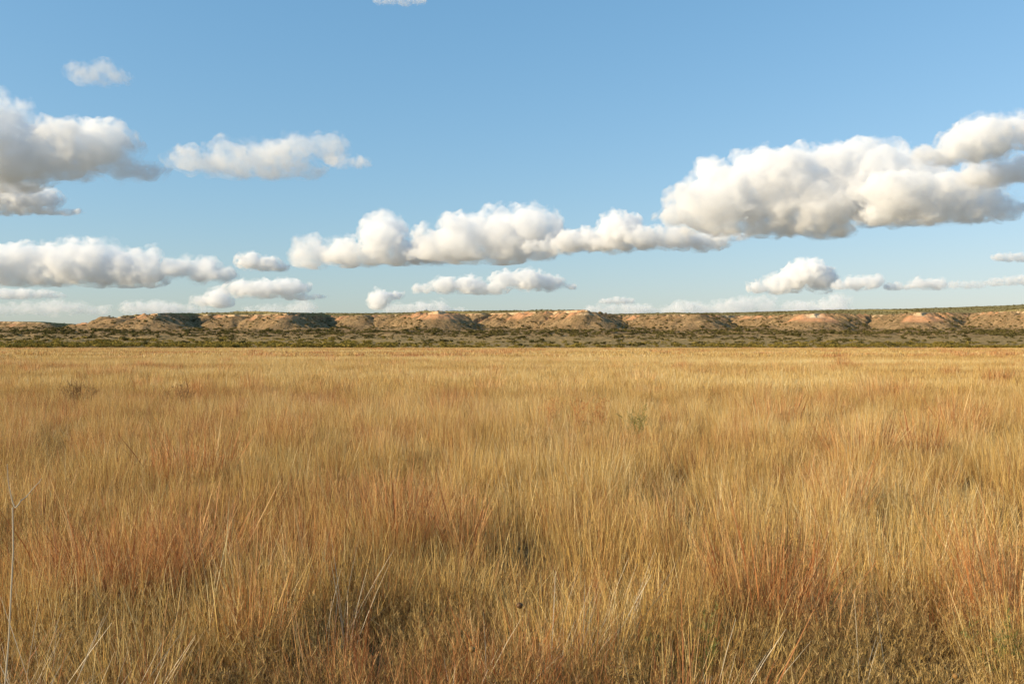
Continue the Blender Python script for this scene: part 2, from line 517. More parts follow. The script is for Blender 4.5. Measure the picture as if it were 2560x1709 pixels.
def spacing(stops):
    out = []
    for a, b, st in stops:
        out.append(np.arange(a, b, st))
    return np.concatenate(out + [[stops[-1][1]]])


def land_z(x, y):
    z, d, rock, soil, white, p = land(x, y)
    e = sstep(345, 400, y)
    z = z * e + (-.35) * (1 - e)
    return z, d, rock, soil, white


xs = spacing([(-1150, -640, 4), (-640, 640, 1.15), (640, 900, 4)])
ys = spacing([(345, 620, 3.5), (620, 780, 1.8), (780, 1100, 1.05), (1100, 1560, 3.0), (1560, 3000, 40)])
me, att = grid_mesh('mesa', xs, ys, land_z)
for nm, a in zip(('drop', 'rock', 'soil', 'white'), att):
    vattr(me, nm, a)

m = NT('mesa_earth')
geo = m.n('ShaderNodeNewGeometry'); P = geo.outputs['Position']
n1 = m.noise(P, .09, 4, .6); n2 = m.noise(P, .5, 4, .65); n3 = m.noise(P, 2.2, 3, .6)
sxyz = m.n('ShaderNodeSeparateXYZ'); m.l(P, sxyz.inputs[0])
base = m.mix(m.rng(n1, .38, .62), (.240, .152, .076), (.335, .220, .112))          # dry grass on grey-brown earth
base = m.mix(m.rng(n2, .45, .68), base, (.115, .088, .042))
flat = m.rng(sxyz.outputs['Y'], 520, 780)                                        # the apron of olive grass in front
base = m.mix(m.math('MULTIPLY', m.math('SUBTRACT', 1.0, flat), .6), base, m.mix(m.rng(n2, .35, .65), (.36, .262, .118), (.23, .175, .074)))
soilc = m.mix(m.rng(n2, .35, .65), (.55, .31, .165), (.45, .215, .10))
rs = m.math('ADD', m.attr('soil'), m.math('MULTIPLY', m.math('SUBTRACT', n2, .5), 1.3))
c1 = m.mix(m.rng(rs, .30, .80), base, soilc)
rockc = m.mix(m.rng(n3, .35, .65), (.66, .49, .29), (.46, .31, .165))
cmb = m.n('ShaderNodeVectorMath', operation='MULTIPLY'); m.l(P, cmb.inputs[0]); cmb.inputs[1].default_value = (.12, .12, 1.6)
strat = m.noise(cmb.outputs[0], 1.0, 3, .5)
rockc = m.mix(m.rng(strat, .5, .62), rockc, (.44, .25, .13))
rr = m.math('ADD', m.attr('rock'), m.math('MULTIPLY', m.math('SUBTRACT', n2, .5), .9))
c2 = m.mix(m.rng(rr, .35, .60), c1, rockc)
ww = m.math('ADD', m.attr('white'), m.math('MULTIPLY', m.math('SUBTRACT', n2, .5), 1.2))
c3 = m.mix(m.rng(ww, .62, 1.1), c2, (.60, .45, .29))
top = m.rng(m.attr('drop'), -9, -2, 1, 0)
c4 = m.mix(top, c3, m.mix(m.rng(n2, .4, .6), (.31, .24, .105), (.20, .17, .072)))
pr = m.diffuse(c4)
bmp = m.n('ShaderNodeBump'); bmp.inputs['Strength'].default_value = .9; bmp.inputs['Distance'].default_value = .9
m.l(n2, bmp.inputs['Height']); m.l(bmp.outputs[0], pr.inputs['Normal'])
mesa = link('mesa', me, m.m)
tag(mesa, kind='structure')

# the prairie floor: one sheet out to the horizon, a little uneven near the viewer
def ground_z(x, y):
    r = np.hypot(x, y)
    return (.06 * fbm(x / 5, y / 5, 0, 3, seed=80) + .25 * fbm(x / 60, y / 60, 0, 2, seed=81) * sstep(20, 80, r)) * (1 - sstep(300, 420, r)) - .02, r


gx = spacing([(-40000, -2000, 4000), (-2000, -400, 100), (-400, -60, 10), (-60, 60, .8), (60, 400, 10), (400, 2000, 100), (2000, 40000, 4000)])
gy = spacing([(-4000, -400, 400), (-400, -20, 20), (-20, 60, .8), (60, 400, 10), (400, 2000, 100), (2000, 60000, 4000)])
gm, _ = grid_mesh('ground', gx, gy, ground_z)
m = NT('prairie_floor')
geo = m.n('ShaderNodeNewGeometry'); P = geo.outputs['Position']
n1 = m.noise(P, .35, 4, .6); n2 = m.noise(P, 9.0, 4, .7)
c = m.mix(m.rng(n1, .4, .65), (.20, .13, .055), (.28, .185, .08))
c = m.mix(m.rng(n2, .42, .62), c, (.07, .043, .020))
far = m.n('ShaderNodeVectorMath', operation='LENGTH'); m.l(P, far.inputs[0])
c = m.mix(m.rng(far.outputs['Value'], 900, 2500), c, (.20, .165, .095))      # scrub country beyond the mesa, colour chosen for its bounce light on cloud bases
pr = m.diffuse(c)
ground = link('ground', gm, m.m)
tag(ground, kind='structure')
# ------------------------------------------------------------------ shrubs and scrub
def leaf_mat(name, cols, transl=.15):
    m = NT(name)
    g = m.n('ShaderNodeNewGeometry')
    oi = m.n('ShaderNodeObjectInfo')
    nz = m.noise(g.outputs['Position'], .9, 2, .6)
    f = m.math('ADD', m.math('MULTIPLY', m.math('SUBTRACT', nz, .5), 1.6), m.math('MULTIPLY', oi.outputs['Random'], .6))
    a = m.n('ShaderNodeAttribute', attribute_name='tone')
    f = m.math('ADD', f, a.outputs['Fac'])
    r = m.n('ShaderNodeValToRGB')
    el = r.color_ramp.elements
    el[0].position = 0.0; el[0].color = cols[0] + (1,)
    el[1].position = 1.0; el[1].color = cols[-1] + (1,)
    for k, c in enumerate(cols[1:-1]):
        e = el.new((k + 1) / (len(cols) - 1)); e.color = c + (1,)
    m.l(f, r.inputs[0])
    m.diffuse(r.outputs[0], transl=transl)
    return m.m


JUN = leaf_mat('juniper_leaves', [(.070, .061, .021), (.125, .103, .035), (.21, .165, .055)])
YEL = leaf_mat('yellow_brush_leaves', [(.20, .155, .038), (.34, .25, .055), (.48, .35, .085)], .25)


def blob_leaves(n, leaf, seed, squat=1.0):
    """n leaf-sized quads on and in a few lobes of a unit-sized shrub standing on z=0"""
    r = np.random.default_rng(seed)
    k = r.integers(3, 7)
    cs = np.stack([r.uniform(-.42, .42, k), r.uniform(-.42, .42, k), r.uniform(.25, .62, k) * squat], 1)
    rs = r.uniform(.22, .42, k)
    which = r.integers(0, k, n)
    dirs = r.normal(size=(n, 3)); dirs /= np.linalg.norm(dirs, axis=1)[:, None]
    dirs[:, 2] = np.where(dirs[:, 2] < -.3, -dirs[:, 2], dirs[:, 2])
    P_ = cs[which] + dirs * (rs[which] * r.uniform(.45, 1.1, n) ** .5)[:, None] * np.array([1, 1, .8 * squat])
    P_[:, 2] = np.maximum(P_[:, 2], .03)
    a = dirs + r.normal(size=(n, 3)) * .7
    t = np.cross(a, r.normal(size=(n, 3))); t /= np.linalg.norm(t, axis=1)[:, None]
    b = np.cross(a, t); b /= np.linalg.norm(b, axis=1)[:, None]
    sz = leaf * r.uniform(.6, 1.5, n)[:, None]
    t = t * sz; b = b * sz * .7
    V = np.stack([P_ - t, P_ - b, P_ + t, P_ + b], 1).reshape(-1, 3)
    tone = np.repeat(r.uniform(-.15, .45, n), 4)
    return V, tone


def quads(n):
    return np.arange(n * 4).reshape(n, 4)


SHR = []
for v in range(9):
    V, tone = blob_leaves(420, .075, 300 + v, .9)
    me = mesh_np('shrub', V, quads(420)); vattr(me, 'tone', tone); me.materials.append(JUN)
    SHR.append(me)

r = np.random.default_rng(21)
N = 95000
X = r.uniform(-900, 860, N); Y = np.concatenate([r.uniform(430, 800, N // 2), r.uniform(760, 1450, N - N // 2)])
ok = np.abs(X / Y) < .66
X, Y = X[ok], Y[ok]
z, d, rock, soil, white, p = land(X, Y)
cl = fbm(X / 38, Y / 26, 2, 3, seed=90) ; cl2 = fbm(X / 11, Y / 11, 4, 2, seed=91)
apron = d > 34
talus = (d > 2) & ~apron
plat = d < -2
dens = np.where(apron, (.10 + .26 * sstep(540, 740, Y)) * sstep(-.30, .35, cl + .5 * cl2 + .25 * sstep(600, 750, Y)), 0)
dens = np.where(talus, (.55 + .8 * sstep(-.1, .4, cl)) * np.clip(1 - 1.6 * soil - 2 * rock, 0, 1) * sstep(-.35, .2, cl2) * (1 + .9 * sstep(10, 30, d)), dens)
dens = np.where(plat, (.14 + .35 * sstep(-.1, .3, cl2 + cl)) * sstep(-900, -0, d) * .8, dens)
keep = r.uniform(0, 1, len(X)) < dens * 1.4
X, Y, z, d, p = X[keep], Y[keep], z[keep], d[keep], p[keep]
apron, talus, plat = apron[keep], talus[keep], plat[keep]
H = np.where(apron, .6 + 3.3 * r.beta(1.2, 2.8, len(X)), np.where(talus, .8 + 2.0 * r.beta(1.2, 3.2, len(X)), .5 + 1.3 * r.beta(1.3, 2.8, len(X))))
SC = np.stack([H * r.uniform(1.0, 1.7, len(X)), H * r.uniform(1.0, 1.5, len(X)), H], 1)
rot = r.uniform(0, 6.28, len(X))
score = H / Y * np.where(plat, .55, 1.0)
score = np.where(np.abs(X / Y) > .575, 0, score)
order = np.argsort(-score)
LAND = [(150, 'the far left shelf'), (300, 'the first pale spur'), (390, 'the rock-capped cone spur'), (500, 'the broken cliffs by the red scar'), (580, 'the red scar'),
        (690, 'the wide spur with the long shadow'), (800, 'the shadowed hollow'), (920, 'the low patchy cliff'), (1020, 'the bay left of the square rock'), (1100, 'the square-topped rock'),
        (1190, 'the wedge of shadow'), (1290, 'the long bright cliff, left half'), (1400, 'the long bright cliff, right half'), (1475, 'the sharp end of the long cliff'), (1570, 'the dark tree-filled gully'),
        (1700, 'the rusty rounded spur'), (1810, 'the broad shaded hollow'), (1930, 'the thin cliff left of the white cone'), (2037, 'the white rock cone'), (2160, 'the bay right of the white cone'),
        (2300, 'the blunt far-right spur'), (2420, 'the last wide bay'), (2540, 'the orange right-edge slope')]
lpx = np.array([a for a, _ in LAND], float)
nth = 300
seen_small = {}
for q in order[:nth]:
    o = bpy.data.objects.new('shrub', SHR[int(r.integers(0, 9))])
    coll.objects.link(o)
    o.location = (X[q], Y[q], z[q] - .08 * H[q]); o.scale = SC[q]; o.rotation_euler = (0, 0, rot[q])
    col = 1280 + X[q] / Y[q] * FPX
    nm = LAND[int(np.argmin(np.abs(lpx - col)))][1]
    if plat[q]: lab = f'dark shrub on the rim above {nm}'; grp = f'shrubs on the rim above {nm}'
    elif talus[q]: lab = f'dark shrub on the slope of {nm}'; grp = f'shrubs on the slope of {nm}'
    else:
        sz = 'large' if H[q] > 2.9 else 'mid-sized'
        where = 'at the foot of' if Y[q] > 640 else 'on the flat before'
        lab = f'{sz} dark juniper {where} {nm}'; grp = f'{sz} junipers {where} {nm}'
    tag(o, lab, 'shrub', grp)

rest = order[nth:]
def scatter_mesh(name, idx, X, Y, Z, SC, rot, nleaf, leaf, seed, squat, mat):
    Vs, Ts = [], []
    prot = [blob_leaves(nleaf, leaf, seed + v, squat) for v in range(12)]
    rr = np.random.default_rng(seed)
    for q in idx:
        V, t = prot[int(rr.integers(0, 12))]
        c, s_ = math.cos(rot[q]), math.sin(rot[q])
        W = V * SC[q]
        Vs.append(np.stack([W[:, 0] * c - W[:, 1] * s_ + X[q], W[:, 0] * s_ + W[:, 1] * c + Y[q], W[:, 2] + Z[q]], 1).astype(np.float32))
        Ts.append(t + rr.uniform(-.2, .25))
    V = np.concatenate(Vs)
    me = mesh_np(name, V, quads(len(V) // 4)); vattr(me, 'tone', np.concatenate(Ts))
    return link(name, me, mat)


print('scrub', len(rest))
o = scatter_mesh('scrub', rest, X, Y, z - .1, SC, rot, 70, .15, 500, .9, JUN)
tag(o, 'countless small dark bushes dotting the mesa slopes, rim and apron', 'scrub', kind='stuff')

# the yellow-green brush along the far edge of the field
N = 16000
X = r.uniform(-430, 430, N); Y = 372 + 220 * r.beta(1.1, 2.6, N) + (-.05 * X)
ok = np.abs(X / Y) < .68
X, Y = X[ok], Y[ok]
cl = fbm(X / 45, Y / 20, 7, 3, seed=95)
pxc = 1280 + X / Y * FPX
ok = r.uniform(0, 1, len(X)) < sstep(395, 425, Y + 38 * fbm(X / 50, 0 * X, 3, 3, seed=96)) * sstep(-.45, .25, cl) * (.25 + .55 * sstep(470, 400, Y)) * (1 - .55 * sstep(600, 1250, pxc) * (1 - sstep(1500, 2000, pxc)))
X, Y = X[ok], Y[ok]
z, *_ = land_z(X, Y)
H = r.uniform(.9, 2.3, len(X)) * (1 + .35 * (X < -60)); SC = np.stack([H * r.uniform(1.3, 2.2, len(X)), H * 1.4, H], 1)
print('brush', len(X))
o = scatter_mesh('brush', range(len(X)), X, Y, np.maximum(z, 0) - .1, SC, r.uniform(0, 6.28, len(X)), 110, .10, 600, .9, YEL)
tag(o, 'band of yellow-green brush along the far edge of the grass', 'brush', kind='stuff')
# ------------------------------------------------------------------ the grass
def straw_mat(name, ramp, patches=True, transl=.32, gloss=.35):
    m = NT(name)
    g = m.n('ShaderNodeNewGeometry'); P = g.outputs['Position']
    tone = m.attr('tone')
    f = tone
    if patches:
        stretch = m.n('ShaderNodeVectorMath', operation='MULTIPLY'); m.l(P, stretch.inputs[0]); stretch.inputs[1].default_value = (.6, 1.4, 1)
        big = m.noise(stretch.outputs[0], .05, 3, .6)
        s2 = m.n('ShaderNodeVectorMath', operation='MULTIPLY'); m.l(P, s2.inputs[0]); s2.inputs[1].default_value = (.35, 1.0, 1)
        band = m.noise(s2.outputs[0], .018, 3, .65)
        f = m.math('ADD', f, m.math('MULTIPLY', m.math('SUBTRACT', band, .5), 1.3)); mid = m.noise(P, .45, 3, .6)
        f = m.math('ADD', f, m.math('MULTIPLY', m.math('SUBTRACT', big, .5), 1.0))
        f = m.math('ADD', f, m.math('MULTIPLY', m.math('SUBTRACT', mid, .5), .9))
    r = m.n('ShaderNodeValToRGB'); el = r.color_ramp.elements
    el[0].position = ramp[0][0]; el[0].color = ramp[0][1] + (1,)
    el[1].position = ramp[-1][0]; el[1].color = ramp[-1][1] + (1,)
    for p_, c in ramp[1:-1]:
        e = el.new(p_); e.color = c + (1,)
    m.l(f, r.inputs[0])
    m.diffuse(r.outputs[0], rough=.55, spec=gloss, transl=transl)
    return m.m


GOLD = straw_mat('golden_straw', [(0, (.28, .125, .040)), (.12, (.46, .240, .075)), (.26, (.56, .35, .108)), (.5, (.66, .430, .125)), (.75, (.74, .52, .18)), (1, (.82, .68, .38))])
RUST = straw_mat('rust_straw', [(0, (.27, .092, .029)), (.35, (.53, .220, .070)), (.65, (.72, .39, .140)), (1, (.83, .62, .30))])
WEED = straw_mat('dry_weed', [(0, (.16, .085, .030)), (.4, (.36, .23, .075)), (.7, (.58, .39, .130)), (1, (.64, .45, .19))])
PALE = straw_mat('bleached_straw', [(0, (.50, .38, .22)), (.5, (.64, .52, .34)), (1, (.74, .64, .47))], False)


def ribbons(base, h, w, lean, az, curve, segs, r, head=0.0, face=None, wtip=.35):
    """base (n,3); h length, w half width, lean start angle, curve extra bend, az direction; returns V (n*(segs+1)*2,3), F, t"""
    n = len(h)
    ts = np.linspace(0, 1, segs + 1)
    P_ = base.copy()
    rows = [P_.copy()]
    for k in range(segs):
        a = lean + curve * (ts[k] + ts[k + 1]) / 2
        st = h / segs
        P_ = P_ + np.stack([np.sin(a) * np.cos(az) * st, np.sin(a) * np.sin(az) * st, np.cos(a) * st], 1)
        rows.append(P_.copy())
    if face is None: face = r.uniform(0, np.pi, n)
    side = np.stack([np.cos(face), np.sin(face), np.zeros(n)], 1)
    V = []
    for k, t in enumerate(ts):
        ww = w * (1 - (1 - wtip) * t)
        if head is not None and k == segs - 1: ww = ww * (1 + head)
        V.append(rows[k] - side * ww[:, None]); V.append(rows[k] + side * ww[:, None])
    V = np.stack(V, 1)                                # n, 2(segs+1), 3
    m_ = 2 * (segs + 1)
    f0 = np.array([[2 * k, 2 * k + 1, 2 * k + 3, 2 * k + 2] for k in range(segs)])
    F = (np.arange(n)[:, None, None] * m_ + f0[None]).reshape(-1, 4)
    return V.reshape(-1, 3), F, rows


def merge(parts):
    V, F, T, n = [], [], [], 0
    for v, f, t in parts:
        V.append(v); F.append(f + n); T.append(t); n += len(v)
    return np.concatenate(V), np.concatenate(F), np.concatenate(T)


def disc(r, n, rad, power=.5):
    a = r.uniform(0, 2 * np.pi, n); q = rad * r.uniform(0, 1, n) ** power
    return np.stack([q * np.cos(a), q * np.sin(a), np.zeros(n)], 1)


def clump(kind, seed, rad, n, hmean, w, segs=3, ljit=.14, twigs=True):
    r = np.random.default_rng(seed)
    parts = []
    b = disc(r, n, rad)
    h = hmean * r.normal(1, .24, n).clip(.4, 1.6)
    az = np.arctan2(b[:, 1], b[:, 0]) + r.normal(0, .9, n)
    lean = np.abs(r.normal(0, ljit, n)) + .05
    v, f, rows = ribbons(b, h, w * r.lognormal(0, .55, n).clip(.4, 3.0), lean, az, r.normal(.16, .14, n), segs, r, head=.9 if kind != 'weed' else 0)
    tone = np.repeat(r.beta(1.0, 1.0, n) * 1.05 - .03, 2 * (segs + 1))
    parts.append((v, f, tone))
    if kind == 'gold' and segs == 3:      # a few long pale stems stand over the rest
        nl = 4
        v, f, _ = ribbons(disc(r, nl, rad), hmean * r.uniform(1.25, 1.6, nl), np.full(nl, w * 1.5), np.abs(r.normal(.12, .14, nl)), r.uniform(0, 6.28, nl), r.normal(.12, .1, nl), 4, r, head=1.0)
        parts.append((v, f, np.repeat(r.uniform(.6, 1.1, nl), 10)))
    # short curled leaves at the base
    nb = n // 2
    b2 = disc(r, nb, rad)
    v, f, _ = ribbons(b2, hmean * r.uniform(.2, .55, nb), w * 1.3 * r.uniform(.7, 1.3, nb), np.abs(r.normal(.2, .25, nb)), r.uniform(0, 6.28, nb), r.normal(.6, .5, nb), 2, r, head=None)
    parts.append((v, f, np.repeat(r.uniform(.0, .55, nb), 6)))
    if twigs:
        per = {'gold': 1.3, 'rust': 6, 'weed': 20}[kind]
        nt = int(n * per)
        i = r.integers(0, n, nt)
        lo = {'gold': .6, 'rust': .3, 'weed': .2}[kind]
        u = r.uniform(lo, 1.0, nt)
        k = np.minimum((u * segs).astype(int), segs - 1); fr = u * segs - k
        R0 = np.stack(rows, 1)
        bp = R0[i, k] * (1 - fr)[:, None] + R0[i, k + 1] * fr[:, None]
        ln = {'gold': .045, 'rust': .075, 'weed': .035}[kind] * r.uniform(.4, 1.4, nt)
        v, f, _ = ribbons(bp, ln, w * {'gold': .9, 'rust': .8, 'weed': 1.3}[kind] * r.uniform(.6, 1.4, nt), np.abs(r.normal(.45, .35, nt)), r.uniform(0, 6.28, nt), r.normal(.2, .3, nt), 1, r, head=None, wtip=.3)
        parts.append((v, f, np.repeat((tone[::2 * (segs + 1)][i] + r.uniform(-.15, .3, nt)), 4)))
    return merge(parts)


lib = bpy.data.collections.new('grass_clumps')       # source shapes for the grass; not part of the scene itself


def add_clump(prefix, k, data, mat):
    me = mesh_np(f'{prefix}{k:02d}', data[0], data[1]); vattr(me, 'tone', data[2]); me.materials.append(mat)
    o = bpy.data.objects.new(f'{prefix}{k:02d}', me); lib.objects.link(o)


def gn_scatter(name, colname, pts, rotz, tilt, scl, pick, label):
    me = bpy.data.meshes.new(name)
    me.vertices.add(len(pts)); me.vertices.foreach_set('co', pts.astype(np.float32).ravel())
    vattr(me, 'rot', np.stack([tilt[:, 0], tilt[:, 1], rotz], 1), 'FLOAT_VECTOR')
    vattr(me, 'scl', scl, 'FLOAT_VECTOR')
    a = me.attributes.new('pick', 'INT', 'POINT'); a.data.foreach_set('value', pick.astype(np.int32))
    o = link(name, me)
    ng = bpy.data.node_groups.new(name, 'GeometryNodeTree')
    ng.interface.new_socket('Geometry', in_out='INPUT', socket_type='NodeSocketGeometry')
    ng.interface.new_socket('Geometry', in_out='OUTPUT', socket_type='NodeSocketGeometry')
    N_, L_ = ng.nodes, ng.links
    gi, go = N_.new('NodeGroupInput'), N_.new('NodeGroupOutput')
    ci = N_.new('GeometryNodeCollectionInfo'); ci.inputs['Collection'].default_value = bpy.data.collections[colname]
    ci.inputs['Separate Children'].default_value = True; ci.inputs['Reset Children'].default_value = True
    ip = N_.new('GeometryNodeInstanceOnPoints'); ip.inputs['Pick Instance'].default_value = True
    def na(nm, dt):
        q = N_.new('GeometryNodeInputNamedAttribute'); q.data_type = dt; q.inputs['Name'].default_value = nm
        return q.outputs['Attribute']
    L_.new(gi.outputs[0], ip.inputs['Points']); L_.new(ci.outputs[0], ip.inputs['Instance'])
    L_.new(na('pick', 'INT'), ip.inputs['Instance Index'])
    L_.new(na('rot', 'FLOAT_VECTOR'), ip.inputs['Rotation'])
    L_.new(na('scl', 'FLOAT_VECTOR'), ip.inputs['Scale'])
    L_.new(ip.outputs[0], go.inputs[0])
    md = o.modifiers.new('scatter', 'NODES'); md.node_group = ng
    tag(o, label, kind='stuff')
    return o


# variants, sorted by name inside the collection: gold 0-5, rust 6-8, weed 9-11, mid gold 12-15, mid rust 16-17, far gold 18-20, far rust 21-22
for k in range(6): add_clump('a_near_gold', k, clump('gold', 700 + k,   .28, 175, .40 + .03 * k, .00110, ljit=.16), GOLD)
for k in range(3): add_clump('b_near_rust', k, clump('rust', 720 + k, .22, 110, .50, .0011, ljit=.32), RUST)
for k in range(3): add_clump('c_near_weed', k, clump('weed', 740 + k, .28, 85, .36, .0013, ljit=.42), WEED)
for k in range(4): add_clump('d_mid_gold', k, clump('gold', 760 + k, .85, 900, .50, .0030, 2, ljit=.2, twigs=False), GOLD)
for k in range(2): add_clump('e_mid_rust', k, clump('rust', 780 + k, .45, 330, .58, .0032, 2, ljit=.3, twigs=False), RUST)
for k in range(3): add_clump('f_far_gold', k, clump('gold', 800 + k, 3.6, 1700, .50, .016, 2, twigs=False), GOLD)
for k in range(2): add_clump('g_far_rust', k, clump('rust', 820 + k, 1.8, 700, .58, .016, 2, twigs=False), RUST)


def patch_fields(x, y):
    rust = fbm(x / 2.6 + 9, y / 3.2, 0, 3, seed=110) + .6 * fbm(x / 18, y / 26, 0, 2, seed=111)
    weed = fbm(x / 1.6, y / 2.0, 3, 3, seed=112)
    tall = fbm(x / 1.3, y / 1.6, 5, 3, seed=113)
    return rust, weed, tall


def ring(y0, y1, spacing_, half=.70):
    n = int((y1 - y0) * (y1 + y0) * half / spacing_ ** 2)
    r = np.random.default_rng(int(y0 * 10) + 5)
    y = np.sqrt(r.uniform(y0 * y0, y1 * y1, n)); x = r.uniform(-half, half, n) * y + r.uniform(-1, 1, n) * min(2.0, y0 * .3)
    return x, y


RUSTY = [(1.2 * a, 1.22 * b, 1.15 * c) for a, b, c in ((-3.0, 6.0, 1.1), (-2.1, 6.8, .8), (-.95, 7.3, .8), (1.6, 4.9, .8), (2.1, 5.7, .7), (-1.0, 3.9, .6), (1.5, 8.5, .7), (4.7, 6.2, .7), (3.6, 10.5, 1.0), (-.2, 4.6, .35))]
pts, rots, tilts, scls, picks = [], [], [], [], []
for (y0, y1, sp, lod) in ((1.4, 7.5, .28, 0), (7.5, 34, .41, 0), (34, 110, 1.05, 1), (110, 425, 3.3, 2)):
    x, y = ring(y0, y1, sp)
    r = np.random.default_rng(int(y1))
    n = len(x)
    rust, weed, tall = patch_fields(x, y)
    if lod == 0:
        for (a, b, w_) in RUSTY:
            rust = rust + .26 * np.exp(-((x - a) ** 2 + ((y - b) * .8) ** 2) / w_ ** 2)
        near = sstep(8.5, 4.0, y)
        isr = rust + r.normal(0, .42, n) > .54
        isw = (weed + r.normal(0, .25, n) + .75 * near > .30) & ~isr
        pk = np.where(isr, 6 + r.integers(0, 3, n), np.where(isw, 9 + r.integers(0, 3, n), r.integers(0, 6, n)))
        s0 = (1 + .55 * tall) * r.lognormal(0, .12, n)
        sx = r.uniform(.85, 1.2, n)
    elif lod == 1:
        isr = rust + r.normal(0, .3, n) > .58
        pk = np.where(isr, 16 + r.integers(0, 2, n), 12 + r.integers(0, 4, n))
        s0 = (1 + .35 * tall) * r.lognormal(0, .12, n) * np.where(isr, 1.12, 1); sx = r.uniform(.9, 1.2, n)
    else:
        isr = fbm(x / 45, y / 60, 0, 3, seed=114) + r.normal(0, .3, n) > .35
        pk = np.where(isr, 21 + r.integers(0, 2, n), 18 + r.integers(0, 3, n))
        s0 = r.lognormal(0, .12, n) * np.where(isr, 1.1, 1) * (1 - .25 * sstep(250, 400, y)); sx = r.uniform(.9, 1.2, n)
    end = 392 + 30 * fbm(x / 50, 0 * x, 3, 3, seed=96)
    gap = (tall + r.normal(0, .1, n) < -.42) if lod == 0 else (y > end)
    x, y, pk, s0, sx = x[~gap], y[~gap], pk[~gap], s0[~gap], sx[~gap]; n = len(x)
    gz, _ = ground_z(x, y)
    pts.append(np.stack([x, y, gz - .01], 1)); rots.append(r.uniform(0, 6.28, n))
    tilts.append(np.stack([r.normal(0, .10, n), r.normal(.04, .11, n)], 1) * (1 if lod == 0 else .3))
    scls.append(np.stack([sx, sx, s0 * r.uniform(.85, 1.15, n)], 1)); picks.append(pk)
    print('ring', y0, y1, n)
gn_scatter('grass', 'grass_clumps', np.concatenate(pts), np.concatenate(rots), np.concatenate(tilts), np.concatenate(scls), np.concatenate(picks),
           'tall dry golden prairie grass with rust patches filling the field up to the mesa')
# ------------------------------------------------------------------ single plants that stand out of the grass
def tube(pts_, r0, r1, sides=5):
    pts_ = np.asarray(pts_, float)
    n = len(pts_)
    V = []
    for k in range(n):
        d_ = pts_[min(k + 1, n - 1)] - pts_[max(k - 1, 0)]
        d_ /= np.linalg.norm(d_)
        u = np.cross(d_, [0.3, 1, 0.1]); u /= np.linalg.norm(u); v = np.cross(d_, u)
        rad = r0 + (r1 - r0) * k / (n - 1)
        for s_ in range(sides):
            a = 2 * math.pi * s_ / sides
            V.append(pts_[k] + rad * (math.cos(a) * u + math.sin(a) * v))
    F = [[k * sides + s_, k * sides + (s_ + 1) % sides, (k + 1) * sides + (s_ + 1) % sides, (k + 1) * sides + s_] for k in range(n - 1) for s_ in range(sides)]
    return np.array(V), np.array(F), np.full(len(V), .5)


def curve(p0, p1, sag, n=8, seed=0):
    r = np.random.default_rng(seed)
    t = np.linspace(0, 1, n)[:, None]
    w = np.cumsum(r.normal(0, .0025, (n, 3)), 0); w[:, 2] = 0
    return np.asarray(p0) * (1 - t) + np.asarray(p1) * t + np.array(sag) * 4 * t * (1 - t) + w


def plant(name, data, mat, loc, label, cat, group=None, rz=0.0):
    me = mesh_np(name, *data[:2]); vattr(me, 'tone', data[2])
    o = link(name, me, mat); o.location = loc; o.rotation_euler = (0, 0, rz)
    return tag(o, label, cat, group)


def gpos(px, D, dz=0.0):
    D = D * DS
    x = (px - 1280) / FPX * D
    z, _ = ground_z(np.array([x]), np.array([float(D)]))
    return (x, D, float(z[0]) + dz)


DS = 1.2
# the forked bleached stalk at the left edge
D0 = 3.9
f0 = at(38, 1268, D0); root = np.array(gpos(-30, (D0 - .05) / DS))
stalk = bpy.data.objects.new('forked_stalk', None); coll.objects.link(stalk); stalk.location = root
tag(stalk, 'tall bleached forked stalk standing at the left edge of the picture', 'dry stalk')
def rel(a): return np.asarray(a) - root
for nm, a, b, r0, r1, sag, sd_ in (('stem', root, f0, .0042, .0032, (.02, 0, 0), 1), ('branch', f0, at(22, 1160, D0 - .05), .0030, .0014, (-.008, 0, 0), 2), ('branch', f0, at(100, 1195, D0 + .06), .0030, .0014, (.006, 0, .0), 3)):
    v, f, t = tube(curve(rel(a), rel(b), sag, 9, sd_), r0, r1)
    me = mesh_np(nm, v, f); vattr(me, 'tone', t + .3); link(nm, me, PALE, stalk)


def fan(seed, n, h, spread, lean, w, rad=.16):
    """a loose fan of straws that lean towards +x by `lean`"""
    r = np.random.default_rng(seed)
    b = disc(r, n, rad)
    az = r.normal(0, .35, n)
    ln = r.normal(lean, spread, n)
    az = np.where(ln < 0, az + math.pi, az); ln = np.abs(ln)
    hh = h * r.uniform(.55, 1.1, n)
    v, f, rows = ribbons(b, hh, w * r.uniform(.6, 1.4, n), ln, az, r.normal(.10, .08, n), 4, r, head=.8)
    return v, f, np.repeat(r.uniform(.2, 1, n), 10)


for k, (px, D, n, h, lean, spr, lab) in enumerate([
        (1400, 4.6, 24, .80, .30, .22, 'broad fan of pale straws leaning right, in the lower middle'),
        (1500, 5.2, 16, .82, .42, .16, 'thin fan of pale straws just right of the broad leaning fan'),
        (60, 4.0, 30, .80, .30, .25, 'pale straws fanning up below the forked stalk'),
        (250, 3.9, 16, .78, .50, .15, 'pale straws slanting steeply right near the lower left corner'),
        (1150, 4.1, 12, .70, .25, .2, 'slanting pale straws left of the broad leaning fan'),
        (2160, 4.3, 10, .72, .28, .3, 'crossed pale straws near the lower right corner'),
        (830, 5.0, 14, .85, .22, .25, 'few tall pale straws below the rust clump left of centre'),
        (1790, 4.0, 16, .72, .45, .3, 'low pale straws arching over the rust patch, lower right of centre')]):
    plant('straw_fan', fan(900 + k, n, h, spr, lean, .0022), PALE, gpos(px, D), lab, 'grass tuft', 'bleached straw fans in the foreground')

